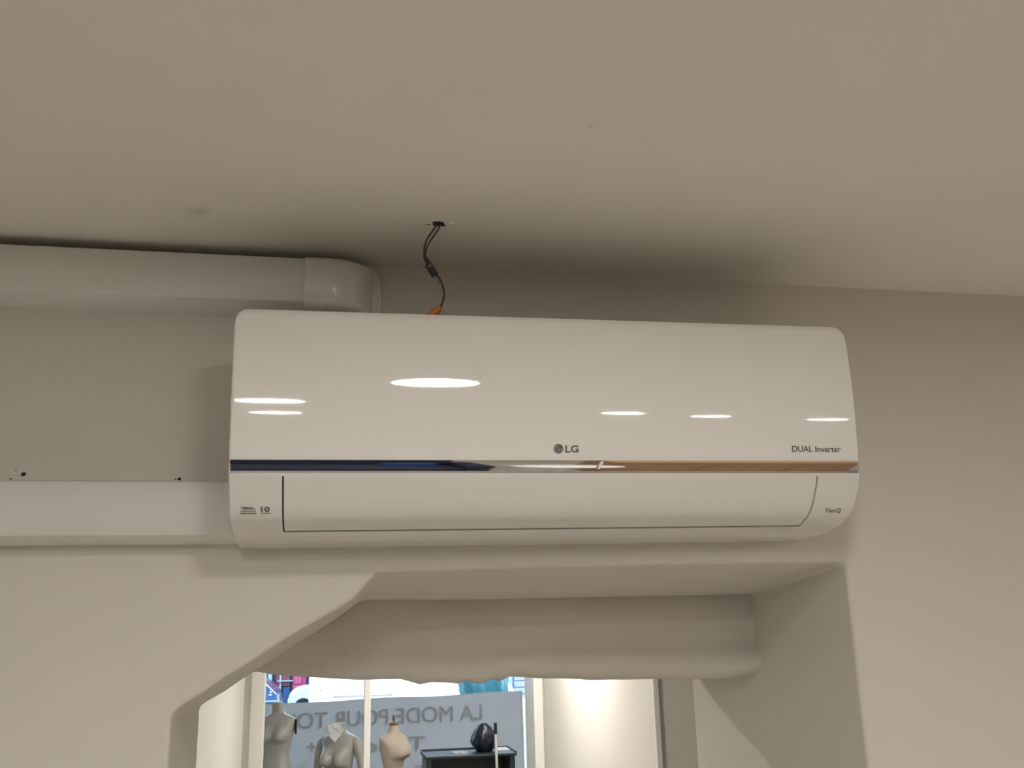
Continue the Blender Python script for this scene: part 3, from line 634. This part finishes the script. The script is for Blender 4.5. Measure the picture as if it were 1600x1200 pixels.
def btext(s, xr, xl, z, size, slope=0.0105, bold=0.0):
    t = text_mesh('banner_lettering', s, 'bprint', bn, (xr, 8.800, z), rb, size, xr - xl, 0.0005, bold=bold)
    t.data.name = 'banner_lettering'
    bb = bmesh.new(); bb.from_mesh(t.data); g = bmesh.ops.duplicate(bb, geom=bb.verts[:] + bb.edges[:] + bb.faces[:])
    for v in [q for q in g['geom'] if isinstance(q, bmesh.types.BMVert)]: v.co += Vector((0.008, 0.002, 0.0003))
    bb.to_mesh(t.data); bb.free()
    for v in t.data.vertices:           # follow the cloth; local x runs to -x
        wx = xr - v.co.x
        v.co.z = by(wx, 0) - 8.800 - 0.026 - v.co.z
        v.co.y += slope * -v.co.x
    return t
btext('LA MODE POUR TOUS', 1.280, -0.80, 1.200, 0.210)
btext('Taille', 0.700, 0.110, 0.940, 0.180)
btext('4', 0.010, -0.080, 0.945, 0.165)
btext('+', -0.360, -0.460, 0.945, 0.185)
btext('E', 0.700, 0.600, 0.665, 0.185)
for x in (-1.2, 0.1, 1.68):
    ob('hanging_string', tube(B(), [(x, 8.802, 1.43 + 0.0165 * (x + 0.87)), (x, 8.80, ZC)], 0.0006, 5, 1), 'white', bn)

# ------------------------------------------------------------------ street
ob('road', bx(-14, 18, 9.3, 24, -0.16, -0.06), 'road', kind=S)
ob('pavement', bx(-14, 18, 9.3, 11.5, -0.06, 0.0), 'pave', kind=S); ob('pavement_far', bx(-14, 18, 19.6, 24, -0.06, 0.02), 'pave', kind=S)
fa = thing('shopfront', 'dark blue shopfront across the street with magenta door and maroon panels', 'building', (0, 21.2, 0))
ob('wall', bx(-9, 3.4, 21.2, 22, 0, 6.5), 'facade', fa)
ob('door_panel', bx(-1.00, -0.72, 21.12, 21.2, 0.05, 2.6), 'magenta', fa, label='magenta door')
for (z0, z1) in [(0.2, 1.02), (1.06, 1.9)]: ob('door_moulding', bx(-0.97, -0.80, 21.09, 21.12, z0, z1), 'magenta', fa, bevel=0.01)
ob('door_frame', bx(-0.775, -0.755, 21.07, 21.12, 0.05, 2.6), 'magenta', fa)
ob('maroon_panel', bx(-1.24, -1.06, 21.12, 21.2, 1.02, 2.4), 'maroon', fa, bevel=0.01)
ob('maroon_panel', bx(-1.36, -1.28, 21.12, 21.2, 1.0, 2.4), 'maroon', fa)
ob('blue_strip', bx(-1.53, -1.45, 21.1, 21.2, 0.6, 2.6), 'paleb', fa, label='pale blue upright strip')
ob('blue_strip', bx(-1.33, -1.00, 21.05, 21.1, 1.125, 1.15), 'paleb', fa, label='pale blue rail')
ob('pale_pillar', bx(-1.285, -1.245, 21.1, 21.2, 0.95, 2.6), 'facadel', fa)
ob('lower_panel', bx(-1.20, -1.06, 21.1, 21.2, 0.1, 1.01), 'carb', fa)
fb = thing('facade', 'pale grey-blue building front across the street, right of the van', 'building', (8, 21.2, 0))
ob('wall', bx(3.4, 14, 21.2, 22, 0, 6.5), 'facadel', fb)
for k in range(7):
    ob('cladding_board', bx(3.95, 6.5, 21.15, 21.2, 0.25 + k * 0.145, 0.38 + k * 0.145), 'facadel', fb, bevel=0.01)
ob('window_frame', bx(3.75, 3.90, 21.1, 21.2, 0.2, 2.4), 'paleb', fb)
# vehicles
def wheel(t, x, y, r=0.33, wd=0.2):
    n = 28; bm = B(); rings(bm, [[(x + q * math.cos(2 * math.pi * i / n), yy, -0.06 + r + q * math.sin(2 * math.pi * i / n)) for i in range(n)] for q, yy in [(r * 0.6, y - wd / 2), (r * 0.97, y - wd / 2), (r, y - wd / 2 + 0.02), (r, y + wd / 2)]])
    o = ob('wheel', bm, 'tyre', t); return o
# white box van
vn = thing('white_van', 'white box-bodied van parked across the street behind the banner', 'van', (1.3, 17, -0.06))
bm = B(); prism(bm, [(-0.585, 0.30), (2.95, 0.30), (3.17, 0.55), (3.19, 0.98), (3.02, 1.22), (2.80, 1.75), (2.45, 2.2), (-0.55, 2.2), (-0.585, 2.1)], 17.0, 18.9, 'y')
ob('van_body', bm, 'carw', vn, bevel=0.03)
ob('side_rail', bx(-0.15, 0.885, 16.975, 17.0, 0.994, 1.010), 'grey', vn); 
for x in (-0.155, 0.875): ob('rail_end', bx(x, x + 0.018, 16.965, 17.0, 0.980, 1.018), 'grey', vn)
ob('fuel_lock', bx(-0.385, -0.372, 16.99, 17.0, 1.11, 1.13), 'black', vn)
ob('van_window', prism(B(), [(2.35, 1.35), (2.87, 1.35), (2.72, 1.70), (2.35, 1.70)], 16.992, 17.001, 'y'), 'carglass', vn)
for x in (0.1, 2.5): wheel(vn, x, 17.1)
# white car behind the van, bonnet showing
wc = thing('white_car', 'white car with rounded bonnet and dark wheel arch just left of the van', 'car', (-0.2, 19.1, -0.06))
hood = [(-1.0, 0.25), (-1.03, 0.60), (-1.02, 0.86)] + [(-1.00 + 0.34 * (1 - math.cos(a * math.pi / 20)), 0.90 + 0.215 * math.sin(a * math.pi / 20)) for a in range(0, 11)]
hood += [(-0.35, 1.15), (-0.1, 1.19), (0.5, 1.5), (1.5, 1.52), (2.3, 1.15), (2.5, 0.9), (2.5, 0.25)]
bm = B(); prism(bm, hood, 19.0, 19.55, 'y'); ob('car_body', bm, 'carw', wc, bevel=0.02)
n = 20; bm = B(); prism(bm, [(-0.72 + 0.17 * math.cos(i * math.pi / 10), 0.715 + 0.17 * math.sin(i * math.pi / 10)) for i in range(n)], 18.985, 19.0, 'y'); ob('wheel_arch', bm, 'black', wc)
for x in (-0.74, 1.9): wheel(wc, x, 19.15, 0.40)
# blue car
bc = thing('blue_car', 'dark blue car at the far left of the street with a white flank emblem', 'car', (-2.8, 17.2, -0.06))
bm = B(); prism(bm, [(-1.115, 0.3), (-1.10, 0.90), (-1.14, 1.08), (-1.22, 1.16), (-1.36, 1.285), (-1.75, 1.62), (-3.6, 1.68), (-4.6, 1.2), (-4.7, 0.3)], 17.0, 18.6, 'y'); ob('car_body', bm, 'carb', bc, bevel=0.02)
bm = B(); prism(bm, [(-1.15, 1.085), (-1.36, 1.295), (-1.385, 1.295), (-1.17, 1.085)], 16.985, 17.0, 'y'); ob('reflection_line', bm, 'carw', bc, label='white line painted as a reflection')  # white strip painting a reflection along the bodywork
bm = B(); prism(bm, [(-1.265, 1.135), (-1.25, 1.145), (-1.238, 1.11), (-1.245, 1.095), (-1.255, 1.10)], 16.99, 17.0, 'y'); box(bm, -1.285, -1.225, 16.99, 17.0, 1.065, 1.078); ob('emblem', bm, 'carw', bc)
ob('bumper', bx(-1.6, -1.09, 16.97, 17.0, 0.955, 0.975), 'paleb', bc)
for x in (-1.75, -4.0): wheel(bc, x, 17.1)
# cart with teal tarpaulin bundle
cart = thing('handcart', 'white box cart on the near pavement under the teal tarpaulin', 'cart', (1.85, 11.0, 0))
ob('cart_box', bx(1.35, 2.3, 10.72, 11.3, 0.15, 1.235), 'carw', cart, bevel=0.02)
for x in (1.5, 2.15):
    n = 18; bm = B(); prism(bm, [(x + 0.10 * math.cos(2 * math.pi * i / n), 0.10 + 0.10 * math.sin(2 * math.pi * i / n)) for i in range(n)], 10.69, 10.72, 'y'); ob('wheel', bm, 'tyre', cart)
bm = B(); bmesh.ops.create_icosphere(bm, subdivisions=4, radius=1)
for v in bm.verts:
    a = math.atan2(v.co.y, v.co.x); z = v.co.z
    k = 1 + 0.09 * math.sin(a * 9 + z * 2) + 0.15 * noise.noise(v.co * 1.7)
    sp = (abs(v.co.x) ** 0.7) * math.copysign(1, v.co.x)
    v.co = Vector((1.66 + 0.31 * sp * k * (0.95 + 0.05 * z), 10.95 + 0.20 * v.co.y * k, 1.235 + max(0, 0.20 + 0.30 * z)))
ob('tarpaulin_bundle', bm, 'teal', origin=(1.68, 10.95, 1.235), smooth=25, label='crumpled teal tarpaulin bundle on the white cart outside', cat='tarpaulin')
